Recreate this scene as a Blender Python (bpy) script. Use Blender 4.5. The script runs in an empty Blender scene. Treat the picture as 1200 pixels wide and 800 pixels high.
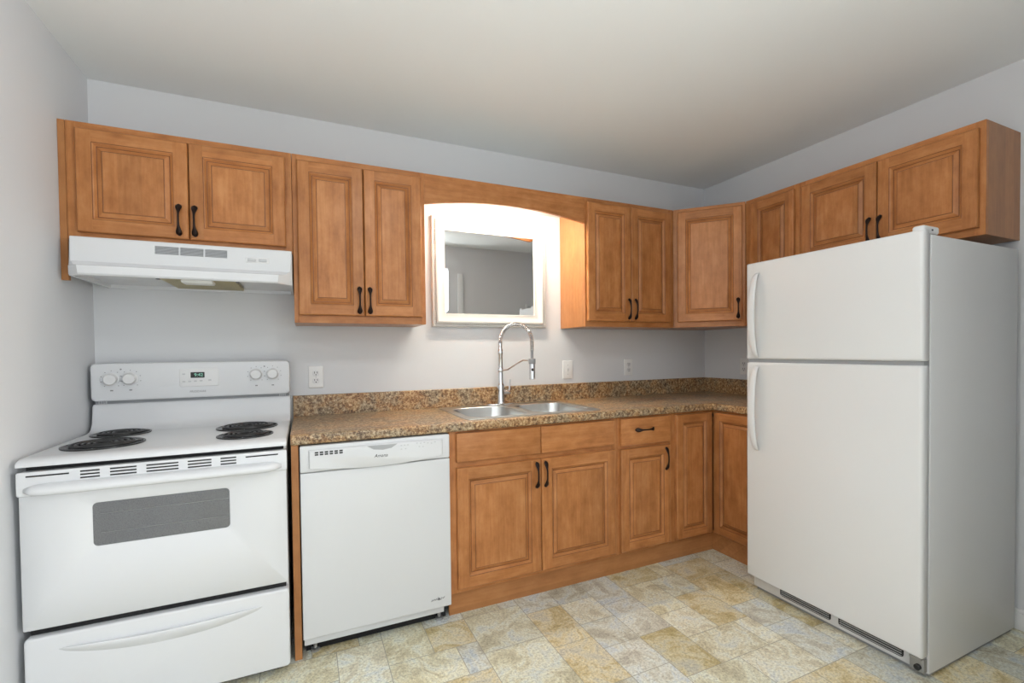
import bpy, bmesh, math, random
from mathutils import Vector, Matrix
from math import pi, sin, cos, radians as R
C = bpy.context.scene.collection
scene = bpy.context.scene
random.seed(7)

# ------------------------------------------------------------------ camera
cam_d = bpy.data.cameras.new('camera')
cam = bpy.data.objects.new('camera', cam_d); C.objects.link(cam)
cam_d.sensor_fit = 'HORIZONTAL'; cam_d.sensor_width = 36.0
cam_d.lens = 547.173 / 1200 * 36
cam_d.shift_x = -(607.733 - 600) / 1200
cam_d.shift_y = (421.385 - 400) / 1200
cam_d.clip_start = 0.02
F = Vector((0.41660144, 0.90888149, -0.01943386)); RT = Vector((0.90890879, -0.41684947, -0.0110149)); U = Vector((0.01811223, 0.01307478, 0.99975047))
cam.matrix_world = Matrix(((RT.x, U.x, -F.x, 0.8539), (RT.y, U.y, -F.y, -2.6938), (RT.z, U.z, -F.z, 1.2422), (0, 0, 0, 1)))
scene.camera = cam

# ------------------------------------------------------------------ world, lights, exposure
CEIL_LAMP = 22.0
SINK_LAMP = 150.0
WIN_W = 6.0
BOUNCE = 30.0
SIDE_W = 115.0
EXPO = 0.14
w = bpy.data.worlds.new('sky'); scene.world = w; w.use_nodes = True
w.node_tree.nodes['Background'].inputs[0].default_value = (0.82, 0.9, 1.0, 1)
w.node_tree.nodes['Background'].inputs[1].default_value = 1.2
def area(name, loc, rot, sx, sy, power, col):
    d = bpy.data.lights.new(name, 'AREA'); d.shape = 'RECTANGLE'; d.size = sx; d.size_y = sy; d.energy = power; d.color = col
    o = bpy.data.objects.new(name, d); C.objects.link(o); o.location = loc; o.rotation_euler = rot
    return o
area('window_daylight', (1.4, -5.44, 1.25), (R(90), 0, 0), 2.7, 1.9, WIN_W, (0.93, 0.96, 1.0))
area('added_side_fill', (3.62, -4.25, 1.4), (0, R(90), 0), 1.3, 1.3, SIDE_W, (0.95, 0.97, 1.0))  # unseen side light added to brighten the left wall
# added fill light bounced off the ceiling; its invented stand is built below
area('added_fill_uplight', (1.25, -3.05, 1.462), (R(180), 0, 0), 0.30, 0.30, BOUNCE, (0.95, 0.985, 1.0))
vs = scene.view_settings
vs.view_transform = 'Standard'; vs.look = 'None'; vs.exposure = EXPO; vs.gamma = 1.0; vs.use_curve_mapping = False

# ------------------------------------------------------------------ materials
def mat(name):
    m = bpy.data.materials.new(name); m.use_nodes = True
    return m, m.node_tree, m.node_tree.nodes['Principled BSDF']
def plain(name, col, rough=0.5, metal=0.0, spec=0.5, bump=None):
    m, nt, b = mat(name)
    b.inputs['Base Color'].default_value = (*col, 1); b.inputs['Roughness'].default_value = rough
    b.inputs['Metallic'].default_value = metal; b.inputs['Specular IOR Level'].default_value = spec
    n = nt.nodes.new('ShaderNodeTexNoise'); tc = nt.nodes.new('ShaderNodeTexCoord')
    nt.links.new(tc.outputs['Object'], n.inputs['Vector'])
    n.inputs['Scale'].default_value = bump[0] if bump else 60
    n.inputs['Detail'].default_value = 3
    bp = nt.nodes.new('ShaderNodeBump'); bp.inputs['Strength'].default_value = bump[1] if bump else 0.01
    bp.inputs['Distance'].default_value = 0.002
    nt.links.new(n.outputs['Fac'], bp.inputs['Height']); nt.links.new(bp.outputs['Normal'], b.inputs['Normal'])
    return m
def ramp(nt, stops):
    r = nt.nodes.new('ShaderNodeValToRGB')
    e = r.color_ramp.elements
    while len(e) < len(stops): e.new(0.5)
    for k, (p, c) in enumerate(stops): e[k].position = p; e[k].color = (*c, 1)
    return r
def wood(name, vert=True, rough=0.33):
    m, nt, b = mat(name)
    tc = nt.nodes.new('ShaderNodeTexCoord'); oi = nt.nodes.new('ShaderNodeObjectInfo')
    ad = nt.nodes.new('ShaderNodeVectorMath'); ad.operation = 'ADD'
    mu = nt.nodes.new('ShaderNodeMath'); mu.operation = 'MULTIPLY'; mu.inputs[1].default_value = 37.0
    nt.links.new(oi.outputs['Random'], mu.inputs[0])
    nt.links.new(tc.outputs['Object'], ad.inputs[0]); nt.links.new(mu.outputs[0], ad.inputs[1])
    mp = nt.nodes.new('ShaderNodeMapping'); mp.inputs['Scale'].default_value = (16, 16, 1.3) if vert else (1.3, 16, 16)
    nt.links.new(ad.outputs[0], mp.inputs['Vector'])
    n1 = nt.nodes.new('ShaderNodeTexNoise'); n1.inputs['Scale'].default_value = 4.0; n1.inputs['Detail'].default_value = 6; n1.inputs['Distortion'].default_value = 0.4
    nt.links.new(mp.outputs[0], n1.inputs['Vector'])
    mp2 = nt.nodes.new('ShaderNodeMapping'); mp2.inputs['Scale'].default_value = (6, 6, 3.8) if vert else (3.8, 6, 6)
    nt.links.new(ad.outputs[0], mp2.inputs['Vector'])
    n2 = nt.nodes.new('ShaderNodeTexNoise'); n2.inputs['Scale'].default_value = 2.6; n2.inputs['Detail'].default_value = 7; n2.inputs['Roughness'].default_value = 0.62
    nt.links.new(mp2.outputs[0], n2.inputs['Vector'])
    mx = nt.nodes.new('ShaderNodeMix'); mx.data_type = 'FLOAT'; mx.inputs[0].default_value = 0.62
    nt.links.new(n1.outputs['Fac'], mx.inputs[2]); nt.links.new(n2.outputs['Fac'], mx.inputs[3])
    r = ramp(nt, [(0.28, WD[0]), (0.5, WD[1]), (0.72, WD[2])])
    nt.links.new(mx.outputs[0], r.inputs['Fac'])
    hv = nt.nodes.new('ShaderNodeHueSaturation')
    ra = nt.nodes.new('ShaderNodeMapRange'); ra.inputs['To Min'].default_value = 0.93; ra.inputs['To Max'].default_value = 1.07
    nt.links.new(oi.outputs['Random'], ra.inputs['Value'])
    # glued-up boards: each strip its own slight tone
    sx_ = nt.nodes.new('ShaderNodeSeparateXYZ'); nt.links.new(ad.outputs[0], sx_.inputs[0])
    sm = nt.nodes.new('ShaderNodeMath'); sm.operation = 'ADD'
    nt.links.new(sx_.outputs['X' if vert else 'Z'], sm.inputs[0]); nt.links.new(sx_.outputs['Y'], sm.inputs[1])
    sq = nt.nodes.new('ShaderNodeMath'); sq.operation = 'MULTIPLY'; sq.inputs[1].default_value = 13.0; nt.links.new(sm.outputs[0], sq.inputs[0])
    fl_ = nt.nodes.new('ShaderNodeMath'); fl_.operation = 'FLOOR'; nt.links.new(sq.outputs[0], fl_.inputs[0])
    wn = nt.nodes.new('ShaderNodeTexWhiteNoise'); wn.noise_dimensions = '1D'; nt.links.new(fl_.outputs[0], wn.inputs['W'])
    rb_ = nt.nodes.new('ShaderNodeMapRange'); rb_.inputs['To Min'].default_value = 0.90; rb_.inputs['To Max'].default_value = 1.10
    nt.links.new(wn.outputs['Value'], rb_.inputs['Value'])
    mm = nt.nodes.new('ShaderNodeMath'); mm.operation = 'MULTIPLY'; nt.links.new(ra.outputs[0], mm.inputs[0]); nt.links.new(rb_.outputs[0], mm.inputs[1])
    nt.links.new(mm.outputs[0], hv.inputs['Value'])
    nt.links.new(r.outputs[0], hv.inputs['Color']); nt.links.new(hv.outputs[0], b.inputs['Base Color'])
    b.inputs['Roughness'].default_value = rough; b.inputs['Specular IOR Level'].default_value = 0.32
    bp = nt.nodes.new('ShaderNodeBump'); bp.inputs['Strength'].default_value = 0.04; bp.inputs['Distance'].default_value = 0.001
    nt.links.new(n1.outputs['Fac'], bp.inputs['Height']); nt.links.new(bp.outputs[0], b.inputs['Normal'])
    return m
WD = [(0.29, 0.104, 0.030), (0.445, 0.178, 0.058), (0.57, 0.262, 0.100)]
M = {}
M['wood_v'] = wood('maple_vertical'); M['wood_h'] = wood('maple_horizontal', False)
M['glaze'] = plain('dark_glaze', (0.16, 0.055, 0.018), 0.4)
WD = [(0.34, 0.140, 0.050), (0.43, 0.185, 0.066), (0.50, 0.23, 0.088)]
M['wood_side'] = wood('maple_veneer', True, 0.28)
M['toe'] = wood('toe_wood', False, 0.4)
M['dark'] = plain('dark_gap', (0.006, 0.006, 0.007), 0.7)
M['bronze'] = plain('oil_rubbed_bronze', (0.02, 0.010, 0.008), 0.33, 0.6)
M['white'] = plain('white_enamel', (0.69, 0.70, 0.715), 0.22)
M['white_tex'] = plain('white_textured_enamel', (0.73, 0.735, 0.735), 0.3, bump=(260, 0.12))
M['white_pl'] = plain('white_plastic', (0.72, 0.72, 0.72), 0.35)
M['grey_pl'] = plain('grey_plastic', (0.30, 0.31, 0.32), 0.45)
M['lightgrey'] = plain('light_grey_plastic', (0.52, 0.53, 0.54), 0.4)
M['printgrey'] = plain('grey_print', (0.22, 0.22, 0.23), 0.5)
M['black'] = plain('black_plastic', (0.008, 0.008, 0.008), 0.3)
M['coil'] = plain('black_coil', (0.012, 0.012, 0.013), 0.35)
M['pan'] = plain('dark_drip_pan', (0.05, 0.05, 0.05), 0.25, 0.7)
M['pocket'] = plain('shaded_grey_plastic', (0.40, 0.41, 0.42), 0.5)
M['chrome'] = plain('chrome', (0.75, 0.76, 0.78), 0.12, 1.0)
M['steel'] = plain('brushed_steel', (0.62, 0.62, 0.60), 0.28, 1.0, bump=(120, 0.05))
M['mirror'] = plain('mirror_glass', (0.90, 0.91, 0.91), 0.01, 1.0)
M['mirror'].node_tree.links.clear()
_n = M['mirror'].node_tree
_n.links.new(_n.nodes['Principled BSDF'].outputs[0], _n.nodes['Material Output'].inputs[0])
M['frame'] = plain('white_painted_frame', (0.64, 0.63, 0.60), 0.4)
M['wall'] = plain('wall_paint', (0.70, 0.71, 0.725), 0.75, spec=0.25, bump=(180, 0.05))
M['ceil'] = plain('ceiling_paint', (0.865, 0.89, 0.90), 0.9, spec=0.1, bump=(150, 0.12))
M['trim'] = plain('white_trim_paint', (0.80, 0.80, 0.79), 0.4)
M['filter'] = plain('yellowed_filter_mesh', (0.42, 0.36, 0.20), 0.5, 0.4, bump=(420, 0.6))
M['lens'] = plain('frosted_lens', (0.8, 0.8, 0.76), 0.4)
M['galv'] = plain('grey_metal', (0.38, 0.38, 0.38), 0.4, 0.7)
def emis(name, col, s):
    m, nt, b = mat(name)
    b.inputs['Base Color'].default_value = (*col, 1); b.inputs['Emission Color'].default_value = (*col, 1); b.inputs['Emission Strength'].default_value = s
    return m
M['dome'] = emis('lit_dome', (1.0, 0.985, 0.96), CEIL_LAMP)
M['tube'] = emis('lit_diffuser', (1.0, 0.92, 0.78), SINK_LAMP)
M['digits'] = emis('clock_digits', (0.25, 0.6, 0.45), 0.25)
def glass_dark():
    m, nt, b = mat('oven_glass')
    b.inputs['Base Color'].default_value = (0.13, 0.135, 0.14, 1); b.inputs['Roughness'].default_value = 0.12
    n = nt.nodes.new('ShaderNodeTexVoronoi'); n.inputs['Scale'].default_value = 330
    tc = nt.nodes.new('ShaderNodeTexCoord'); nt.links.new(tc.outputs['Object'], n.inputs['Vector'])
    r = ramp(nt, [(0.25, (0.13, 0.134, 0.14)), (0.5, (0.21, 0.214, 0.22))])
    nt.links.new(n.outputs['Distance'], r.inputs['Fac']); nt.links.new(r.outputs[0], b.inputs['Base Color'])
    t = nt.nodes.new('ShaderNodeBsdfTransparent'); ms = nt.nodes.new('ShaderNodeMixShader'); ms.inputs[0].default_value = 0.25
    nt.links.new(b.outputs[0], ms.inputs[1]); nt.links.new(t.outputs[0], ms.inputs[2])
    nt.links.new(ms.outputs[0], nt.nodes['Material Output'].inputs[0])
    return m
M['oglass'] = glass_dark()
def granite():
    m, nt, b = mat('granite_laminate')
    tc = nt.nodes.new('ShaderNodeTexCoord')
    def noise(s, d=6, dist=0.0, ro=0.6):
        n = nt.nodes.new('ShaderNodeTexNoise'); n.inputs['Scale'].default_value = s; n.inputs['Detail'].default_value = d
        n.inputs['Distortion'].default_value = dist; n.inputs['Roughness'].default_value = ro
        nt.links.new(tc.outputs['Object'], n.inputs['Vector']); return n
    a = noise(78, 5, 0.3, 0.75); c = noise(9, 4, 0.5); d = noise(95, 3, 0.2)
    r1 = ramp(nt, [(0.33, (0.053, 0.025, 0.012)), (0.43, (0.235, 0.108, 0.040)), (0.52, (0.44, 0.262, 0.118)), (0.66, (0.72, 0.54, 0.32))])
    r2 = ramp(nt, [(0.34, (0.053, 0.031, 0.019)), (0.45, (0.17, 0.108, 0.060)), (0.54, (0.36, 0.27, 0.165)), (0.66, (0.66, 0.54, 0.37))])
    nt.links.new(a.outputs['Fac'], r1.inputs['Fac']); nt.links.new(a.outputs['Fac'], r2.inputs['Fac'])
    rc = ramp(nt, [(0.42, (0, 0, 0)), (0.58, (1, 1, 1))]); nt.links.new(c.outputs['Fac'], rc.inputs['Fac'])
    mx = nt.nodes.new('ShaderNodeMix'); mx.data_type = 'RGBA'
    nt.links.new(rc.outputs[0], mx.inputs[0]); nt.links.new(r1.outputs[0], mx.inputs[6]); nt.links.new(r2.outputs[0], mx.inputs[7])
    rd = ramp(nt, [(0.63, (0, 0, 0)), (0.68, (1, 1, 1))]); nt.links.new(d.outputs['Fac'], rd.inputs['Fac'])
    mx2 = nt.nodes.new('ShaderNodeMix'); mx2.data_type = 'RGBA'
    nt.links.new(rd.outputs[0], mx2.inputs[0]); nt.links.new(mx.outputs[2], mx2.inputs[6]); mx2.inputs[7].default_value = (0.03, 0.018, 0.012, 1)
    nt.links.new(mx2.outputs[2], b.inputs['Base Color']); b.inputs['Roughness'].default_value = 0.36
    b.inputs['Specular IOR Level'].default_value = 0.5
    return m
M['granite'] = granite()
def vinyl():
    m, nt, b = mat('stone_vinyl')
    at = nt.nodes.new('ShaderNodeAttribute'); at.attribute_name = 'tile_colour'
    tc = nt.nodes.new('ShaderNodeTexCoord')
    def noise(s, d=6, ro=0.65, dist=0.6):
        n = nt.nodes.new('ShaderNodeTexNoise'); n.inputs['Scale'].default_value = s; n.inputs['Detail'].default_value = d
        n.inputs['Roughness'].default_value = ro; n.inputs['Distortion'].default_value = dist
        nt.links.new(tc.outputs['Object'], n.inputs['Vector']); return n
    a = noise(8, 9, 0.72, 0.9); c = noise(105, 6, 0.75, 0.15)
    r1 = ramp(nt, [(0.36, (0.34, 0.25, 0.10)), (0.45, (0.58, 0.50, 0.30)), (0.53, (0.78, 0.76, 0.62)), (0.62, (0.56, 0.61, 0.64)), (0.70, (0.36, 0.38, 0.38))])
    nt.links.new(a.outputs['Fac'], r1.inputs['Fac'])
    m1 = nt.nodes.new('ShaderNodeMix'); m1.data_type = 'RGBA'; m1.inputs[0].default_value = 0.48
    nt.links.new(r1.outputs[0], m1.inputs[6]); nt.links.new(at.outputs['Color'], m1.inputs[7])
    r2 = ramp(nt, [(0.34, (0.50, 0.48, 0.42)), (0.48, (1.02, 1.02, 1.0)), (0.64, (1.34, 1.34, 1.30))])
    nt.links.new(c.outputs['Fac'], r2.inputs['Fac'])
    m2 = nt.nodes.new('ShaderNodeMix'); m2.data_type = 'RGBA'; m2.blend_type = 'MULTIPLY'; m2.inputs[0].default_value = 0.85
    nt.links.new(m1.outputs[2], m2.inputs[6]); nt.links.new(r2.outputs[0], m2.inputs[7])
    nt.links.new(m2.outputs[2], b.inputs['Base Color'])
    b.inputs['Roughness'].default_value = 0.42; b.inputs['Specular IOR Level'].default_value = 0.4
    bp = nt.nodes.new('ShaderNodeBump'); bp.inputs['Strength'].default_value = 0.12; bp.inputs['Distance'].default_value = 0.002
    nt.links.new(c.outputs['Fac'], bp.inputs['Height']); nt.links.new(bp.outputs[0], b.inputs['Normal'])
    return m
M['vinyl'] = vinyl()
M['grout'] = plain('vinyl_joint', (0.36, 0.34, 0.27), 0.6)

# ------------------------------------------------------------------ helpers
def merge(bm, src, mi=0):
    me = bpy.data.meshes.new('t'); 
    for f in src.faces: f.material_index = mi if f.material_index == 0 else f.material_index
    src.to_mesh(me); src.free(); bm.from_mesh(me); bpy.data.meshes.remove(me)
def box(bm, x0, x1, y0, y1, z0, z1, bev=0.0, seg=2, mi=0):
    t = bmesh.new(); bmesh.ops.create_cube(t, size=1)
    for v in t.verts: v.co = Vector(((x0 + x1) / 2 + v.co.x * (x1 - x0), (y0 + y1) / 2 + v.co.y * (y1 - y0), (z0 + z1) / 2 + v.co.z * (z1 - z0)))
    if bev > 0: bmesh.ops.bevel(t, geom=t.edges[:], offset=min(bev, 0.49 * min(abs(x1 - x0), abs(y1 - y0), abs(z1 - z0))), segments=seg, profile=0.5, affect='EDGES')
    merge(bm, t, mi)
def loft(bm, rings, mi=0, cap=(True, True), closed=False):
    vs_ = [[bm.verts.new(p) for p in r] for r in rings]
    n = len(rings[0]); k = len(vs_)
    for i in range(k if closed else k - 1):
        a, b_ = vs_[i], vs_[(i + 1) % k]
        for j in range(n):
            f = bm.faces.new((a[j], a[(j + 1) % n], b_[(j + 1) % n], b_[j])); f.material_index = mi
    if not closed:
        if cap[0]: bm.faces.new(list(reversed(vs_[0]))).material_index = mi
        if cap[1]: bm.faces.new(vs_[-1]).material_index = mi
    return vs_
def tube(bm, pts, r, seg=10, mi=0, closed=False, cap=(True, True)):
    pts = [Vector(p) for p in pts]; n = len(pts)
    rad = r if isinstance(r, (list, tuple)) else [r] * n
    rings = []; up = None
    for i, p in enumerate(pts):
        a = pts[(i - 1) % n] if closed else pts[max(i - 1, 0)]; b_ = pts[(i + 1) % n] if closed else pts[min(i + 1, n - 1)]
        t = (b_ - a).normalized()
        if up is None:
            up = Vector((0, 0, 1)) if abs(t.z) < 0.9 else Vector((1, 0, 0))
        up = (up - t * up.dot(t)).normalized(); s = t.cross(up)
        rings.append([p + (up * cos(2 * pi * j / seg) + s * sin(2 * pi * j / seg)) * rad[i] for j in range(seg)])
    loft(bm, rings, mi, cap, closed)
def lathe(bm, prof, o=(0, 0, 0), axis='z', seg=32, mi=0, cap=(True, True)):
    o = Vector(o); rings = []
    for r, h in prof:
        ring = []
        for j in range(seg):
            a = 2 * pi * j / seg; c, s = r * cos(a), r * sin(a)
            ring.append(o + (Vector((c, s, h)) if axis == 'z' else Vector((c, -h, s)) if axis == 'y' else Vector((-h, -c, s))))
        rings.append(ring)
    loft(bm, rings, mi, cap)
def rrect(x0, x1, z0, z1, r, n=5):
    out = []
    for cx, cz, a0 in ((x1 - r, z0 + r, -90), (x1 - r, z1 - r, 0), (x0 + r, z1 - r, 90), (x0 + r, z0 + r, 180)):
        for k in range(n + 1):
            a = R(a0 + 90 * k / n); out.append((cx + r * cos(a), cz + r * sin(a)))
    return out
def slab(bm, poly, y0, y1, bev=0.0, mi=0):
    """polygon in x,z extruded along y (y1 is the front, smaller); front edge bevelled by insetting"""
    cx = sum(p[0] for p in poly) / len(poly); cz = sum(p[1] for p in poly) / len(poly)
    x0, x1 = min(p[0] for p in poly), max(p[0] for p in poly); z0, z1 = min(p[1] for p in poly), max(p[1] for p in poly)
    def sc(d): return [(cx + (p[0] - cx) * (1 - 2 * d / (x1 - x0)), cz + (p[1] - cz) * (1 - 2 * d / (z1 - z0))) for p in poly]
    rings = [[(p[0], y0, p[1]) for p in poly]]
    if bev > 0:
        for a in (0, 30, 60, 90):
            q = sc(bev * (1 - cos(R(a)))); rings.append([(p[0], y1 + bev * (1 - sin(R(a))), p[1]) for p in q])
    else: rings.append([(p[0], y1, p[1]) for p in poly])
    loft(bm, rings, mi)
def obj(name, bm, mats, parent=None, smooth=True, ang=35):
    bmesh.ops.recalc_face_normals(bm, faces=bm.faces[:])
    me = bpy.data.meshes.new(name); bm.to_mesh(me); bm.free()
    for m in (mats if isinstance(mats, (list, tuple)) else [mats]): me.materials.append(M[m])
    if smooth:
        me.shade_smooth()
        me.set_sharp_from_angle(angle=R(ang))
    o = bpy.data.objects.new(name, me); C.objects.link(o)
    if parent: o.parent = parent
    return o
def tag(o, label, cat, group=None):
    o['label'] = label; o['category'] = cat
    if group: o['group'] = group
    return o
def thing(name, label, cat, loc=(0, 0, 0), rz=0.0, group=None):
    o = bpy.data.objects.new(name, None); C.objects.link(o); o.location = loc; o.rotation_euler = (0, 0, rz); o.empty_display_size = 0.1
    return tag(o, label, cat, group)
def struct(name, bm, m, label=None):
    o = obj(name, bm, m); o['kind'] = 'structure'
    return o
def text(name, s, size, x, y, z, m, parent, shear=0.0, align='CENTER', face='-y'):
    c = bpy.data.curves.new(name, 'FONT'); c.body = s; c.size = size; c.align_x = align; c.align_y = 'CENTER'; c.extrude = 0.0003; c.shear = shear
    t = bpy.data.objects.new('tmp', c)
    me = bpy.data.meshes.new_from_object(t); bpy.data.objects.remove(t); bpy.data.curves.remove(c)
    for v in me.vertices: v.co = Vector((x + v.co.x, y - v.co.z, z + v.co.y))
    me.materials.clear(); me.materials.append(M[m])
    o = bpy.data.objects.new(name, me); C.objects.link(o); o.parent = parent
    return o

# ------------------------------------------------------------------ the room
W = 3.6783; H = 2.468; YB = -5.5; YF = -2.62
bm = bmesh.new(); box(bm, -0.12, W + 0.12, 0, 0.12, 0, H); struct('wall_back', bm, 'wall')
bm = bmesh.new(); box(bm, -0.12, 0, YB, 0, 0, H); struct('wall_left', bm, 'wall')
bm = bmesh.new(); box(bm, W, W + 0.12, YB, -4.95, 0, H); box(bm, W, W + 0.12, -3.55, 0, 0, H); box(bm, W, W + 0.12, -4.95, -3.55, 0, 0.7); box(bm, W, W + 0.12, -4.95, -3.55, 2.1, H); struct('wall_right', bm, 'wall')
bm = bmesh.new(); box(bm, -0.12, W + 0.12, YB - 0.12, 0.12, H, H + 0.1); struct('ceiling', bm, 'ceil')
# the wall the camera stands in: a wide cased opening on its left, seen in the mirror
bm = bmesh.new(); box(bm, 2.30, W, YF - 0.12, YF, 0, H); box(bm, 0, 2.30, YF - 0.12, YF, 2.2, H); struct('wall_front', bm, 'wall')
bm = bmesh.new(); box(bm, 2.50, 2.565, YF + 0.0005, YF + 0.018, 0, 2.15, 0.004)
struct('trim_1', bm, 'trim')
# rear wall with a window
wx0, wx1, wz0, wz1 = 0.0, 2.8, 0.3, 2.2
bm = bmesh.new()
box(bm, -0.12, wx0, YB - 0.12, YB, 0, H); box(bm, wx1, W + 0.12, YB - 0.12, YB, 0, H)
box(bm, wx0, wx1, YB - 0.12, YB, 0, wz0); box(bm, wx0, wx1, YB - 0.12, YB, wz1, H); struct('wall_rear', bm, 'wall')
bm = bmesh.new()
for a in (wx0, wx0 + 0.91, wx0 + 1.82, wx1 - 0.06): box(bm, a, a + 0.06, YB - 0.1, YB - 0.04, wz0, wz1, 0.004)
box(bm, wx0, wx1, YB - 0.1, YB - 0.04, wz0, wz0 + 0.06, 0.004); box(bm, wx0, wx1, YB - 0.1, YB - 0.04, wz1 - 0.06, wz1, 0.004)
struct('window_1', bm, 'trim')
bm = bmesh.new()
for a in (-4.95, -4.28, -3.61): box(bm, W + 0.02, W + 0.08, a, a + 0.06, 0.7, 2.1, 0.004)
box(bm, W + 0.02, W + 0.08, -4.95, -3.55, 0.7, 0.76, 0.004); box(bm, W + 0.02, W + 0.08, -4.95, -3.55, 2.04, 2.1, 0.004); struct('added_side_window', bm, 'trim')  # unseen window frame, added to go with the side fill light
def baseboard(name, x0, x1, y0, y1, side):
    bm = bmesh.new(); box(bm, x0, x1, y0, y1, 0, 0.075, 0.002); 
    if side == 'r': box(bm, x0 + 0.005, x1, y0, y1, 0.07, 0.092, 0.006)
    else: box(bm, x0, x1 - 0.005, y0, y1, 0.07, 0.092, 0.006)
    struct(name, bm, 'trim')
baseboard('baseboard_right', W - 0.014, W, YF, -1.0, 'r')
baseboard('baseboard_left', 0, 0.014, YF - 0.12, -0.72, 'l')

# floor: sheet vinyl printed with blocks of mixed sizes; one mesh, one colour attribute
def floor():
    u = 0.092; nx, ny = 43, 62; x0, y0 = 0.0 - 0.06, YB - 0.1
    used = [[False] * ny for _ in range(nx)]
    me_v, me_f, cols, mis = [], [], [], []
    pal = [(0.66, 0.65, 0.55), (0.50, 0.54, 0.57), (0.68, 0.66, 0.52), (0.46, 0.38, 0.19), (0.60, 0.64, 0.68), (0.72, 0.71, 0.63), (0.38, 0.41, 0.42), (0.60, 0.48, 0.26), (0.58, 0.60, 0.52)]
    rng = random.Random(11)
    sizes = [(3, 2), (2, 2), (2, 3), (3, 3), (3, 2), (2, 2), (4, 3), (3, 4), (2, 1), (1, 2), (1, 1)]
    g = 0.0014
    def quad(a, b_, c, d, z, col, mi):
        k = len(me_v); me_v.extend([(a, c, z), (b_, c, z), (b_, d, z), (a, d, z)]); me_f.append((k, k + 1, k + 2, k + 3)); cols.append(col); mis.append(mi)
    for j in range(ny):
        for i in range(nx):
            if used[i][j]: continue
            order = sizes[:8]; rng.shuffle(order); order = order + sizes[8:]
            for (a, b_) in order:
                if i + a <= nx and j + b_ <= ny and not any(used[p][q] for p in range(i, i + a) for q in range(j, j + b_)): break
            for p in range(i, i + a):
                for q in range(j, j + b_): used[p][q] = True
            col = rng.choice(pal); f = rng.uniform(0.9, 1.1); col = tuple(c * f for c in col)
            X0, X1, Y0, Y1 = x0 + i * u, x0 + (i + a) * u, y0 + j * u, y0 + (j + b_) * u
            quad(X0 + g, X1 - g, Y0 + g, Y1 - g, 0, col, 0)
            for (p, q, r, s) in ((X0, X1, Y0, Y0 + g), (X0, X1, Y1 - g, Y1), (X0, X0 + g, Y0 + g, Y1 - g), (X1 - g, X1, Y0 + g, Y1 - g)): quad(p, q, r, s, 0, (0.25, 0.22, 0.16), 1)
    # body of the floor under the sheet
    xa, xb, ya, yb = x0, x0 + nx * u, y0, y0 + ny * u
    k = len(me_v); me_v.extend([(xa, ya, 0), (xb, ya, 0), (xb, yb, 0), (xa, yb, 0), (xa, ya, -0.05), (xb, ya, -0.05), (xb, yb, -0.05), (xa, yb, -0.05)])
    for f in ((4, 7, 6, 5), (0, 4, 5, 1), (1, 5, 6, 2), (2, 6, 7, 3), (3, 7, 4, 0)): me_f.append(tuple(k + t for t in f)); cols.append((0.4, 0.38, 0.3)); mis.append(1)
    me = bpy.data.meshes.new('floor'); me.from_pydata(me_v, [], me_f); me.materials.append(M['vinyl']); me.materials.append(M['grout'])
    at = me.color_attributes.new('tile_colour', 'FLOAT_COLOR', 'CORNER')
    for p in me.polygons:
        p.material_index = mis[p.index]
        for li in p.loop_indices: at.data[li].color = (*cols[p.index], 1)
    o = bpy.data.objects.new('floor', me); C.objects.link(o); o['kind'] = 'structure'
floor()

# ------------------------------------------------------------------ cabinet parts
DT = 0.02
def door_mesh(x0, x1, z0, z1, y=0.0, st=0.05, pw=0.034):
    """raised-panel door; back at y, front at y-DT. slots: 0 stile wood, 1 rail wood, 2 dark glaze"""
    bm = bmesh.new()
    def L(d, off): return [Vector((x0 + d, y - off, z0 + d)), Vector((x1 - d, y - off, z0 + d)), Vector((x1 - d, y - off, z1 - d)), Vector((x0 + d, y - off, z1 - d))]
    def ring(a, b_, mi_h, mi_v):
        va = [bm.verts.new(p) for p in a]; vb = [bm.verts.new(p) for p in b_]
        for j in range(4):
            f = bm.faces.new((va[j], va[(j + 1) % 4], vb[(j + 1) % 4], vb[j])); f.material_index = mi_h if j % 2 == 0 else mi_v
    f = bm.faces.new([bm.verts.new(p) for p in L(0, 0.0)]); f.material_index = 0
    ring(L(0, 0), L(0, DT - 0.005), 1, 0); ring(L(0, DT - 0.005), L(0.0025, DT - 0.0015), 1, 0); ring(L(0.0025, DT - 0.0015), L(0.005, DT), 1, 0)
    # flat frame: stiles run full height, rails between
    a, b_ = 0.005, st; yy = y - DT
    def q(xa, xb, za, zb, mi): 
        f = bm.faces.new([bm.verts.new(p) for p in ((xa, yy, za), (xb, yy, za), (xb, yy, zb), (xa, yy, zb))]); f.material_index = mi
    q(x0 + a, x0 + b_, z0 + a, z1 - a, 0); q(x1 - b_, x1 - a, z0 + a, z1 - a, 0)
    q(x0 + b_, x1 - b_, z0 + a, z0 + b_, 1); q(x0 + b_, x1 - b_, z1 - b_, z1 - a, 1)
    prof = [(st, DT, 2), (st + 0.0018, DT - 0.002, 0), (st + 0.0055, DT - 0.0035, 0), (st + 0.0125, DT - 0.0115, 2), (st + 0.0150, DT - 0.0120, 0),
            (st + pw - 0.006, DT - 0.0045, 0), (st + pw - 0.0035, DT - 0.0038, 2), (st + pw - 0.0012, DT - 0.0036, 0), (st + pw, DT - 0.001, 0)]
    for k in range(len(prof) - 1):
        d0, o0, mi = prof[k]; d1, o1, _ = prof[k + 1]
        ring(L(d0, o0), L(d1, o1), 2 if mi == 2 else 1, 2 if mi == 2 else 0)
    f = bm.faces.new([bm.verts.new(p) for p in L(st + pw, DT - 0.001)]); f.material_index = 0
    bmesh.ops.remove_doubles(bm, verts=bm.verts[:], dist=0.00005)
    return bm
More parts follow.
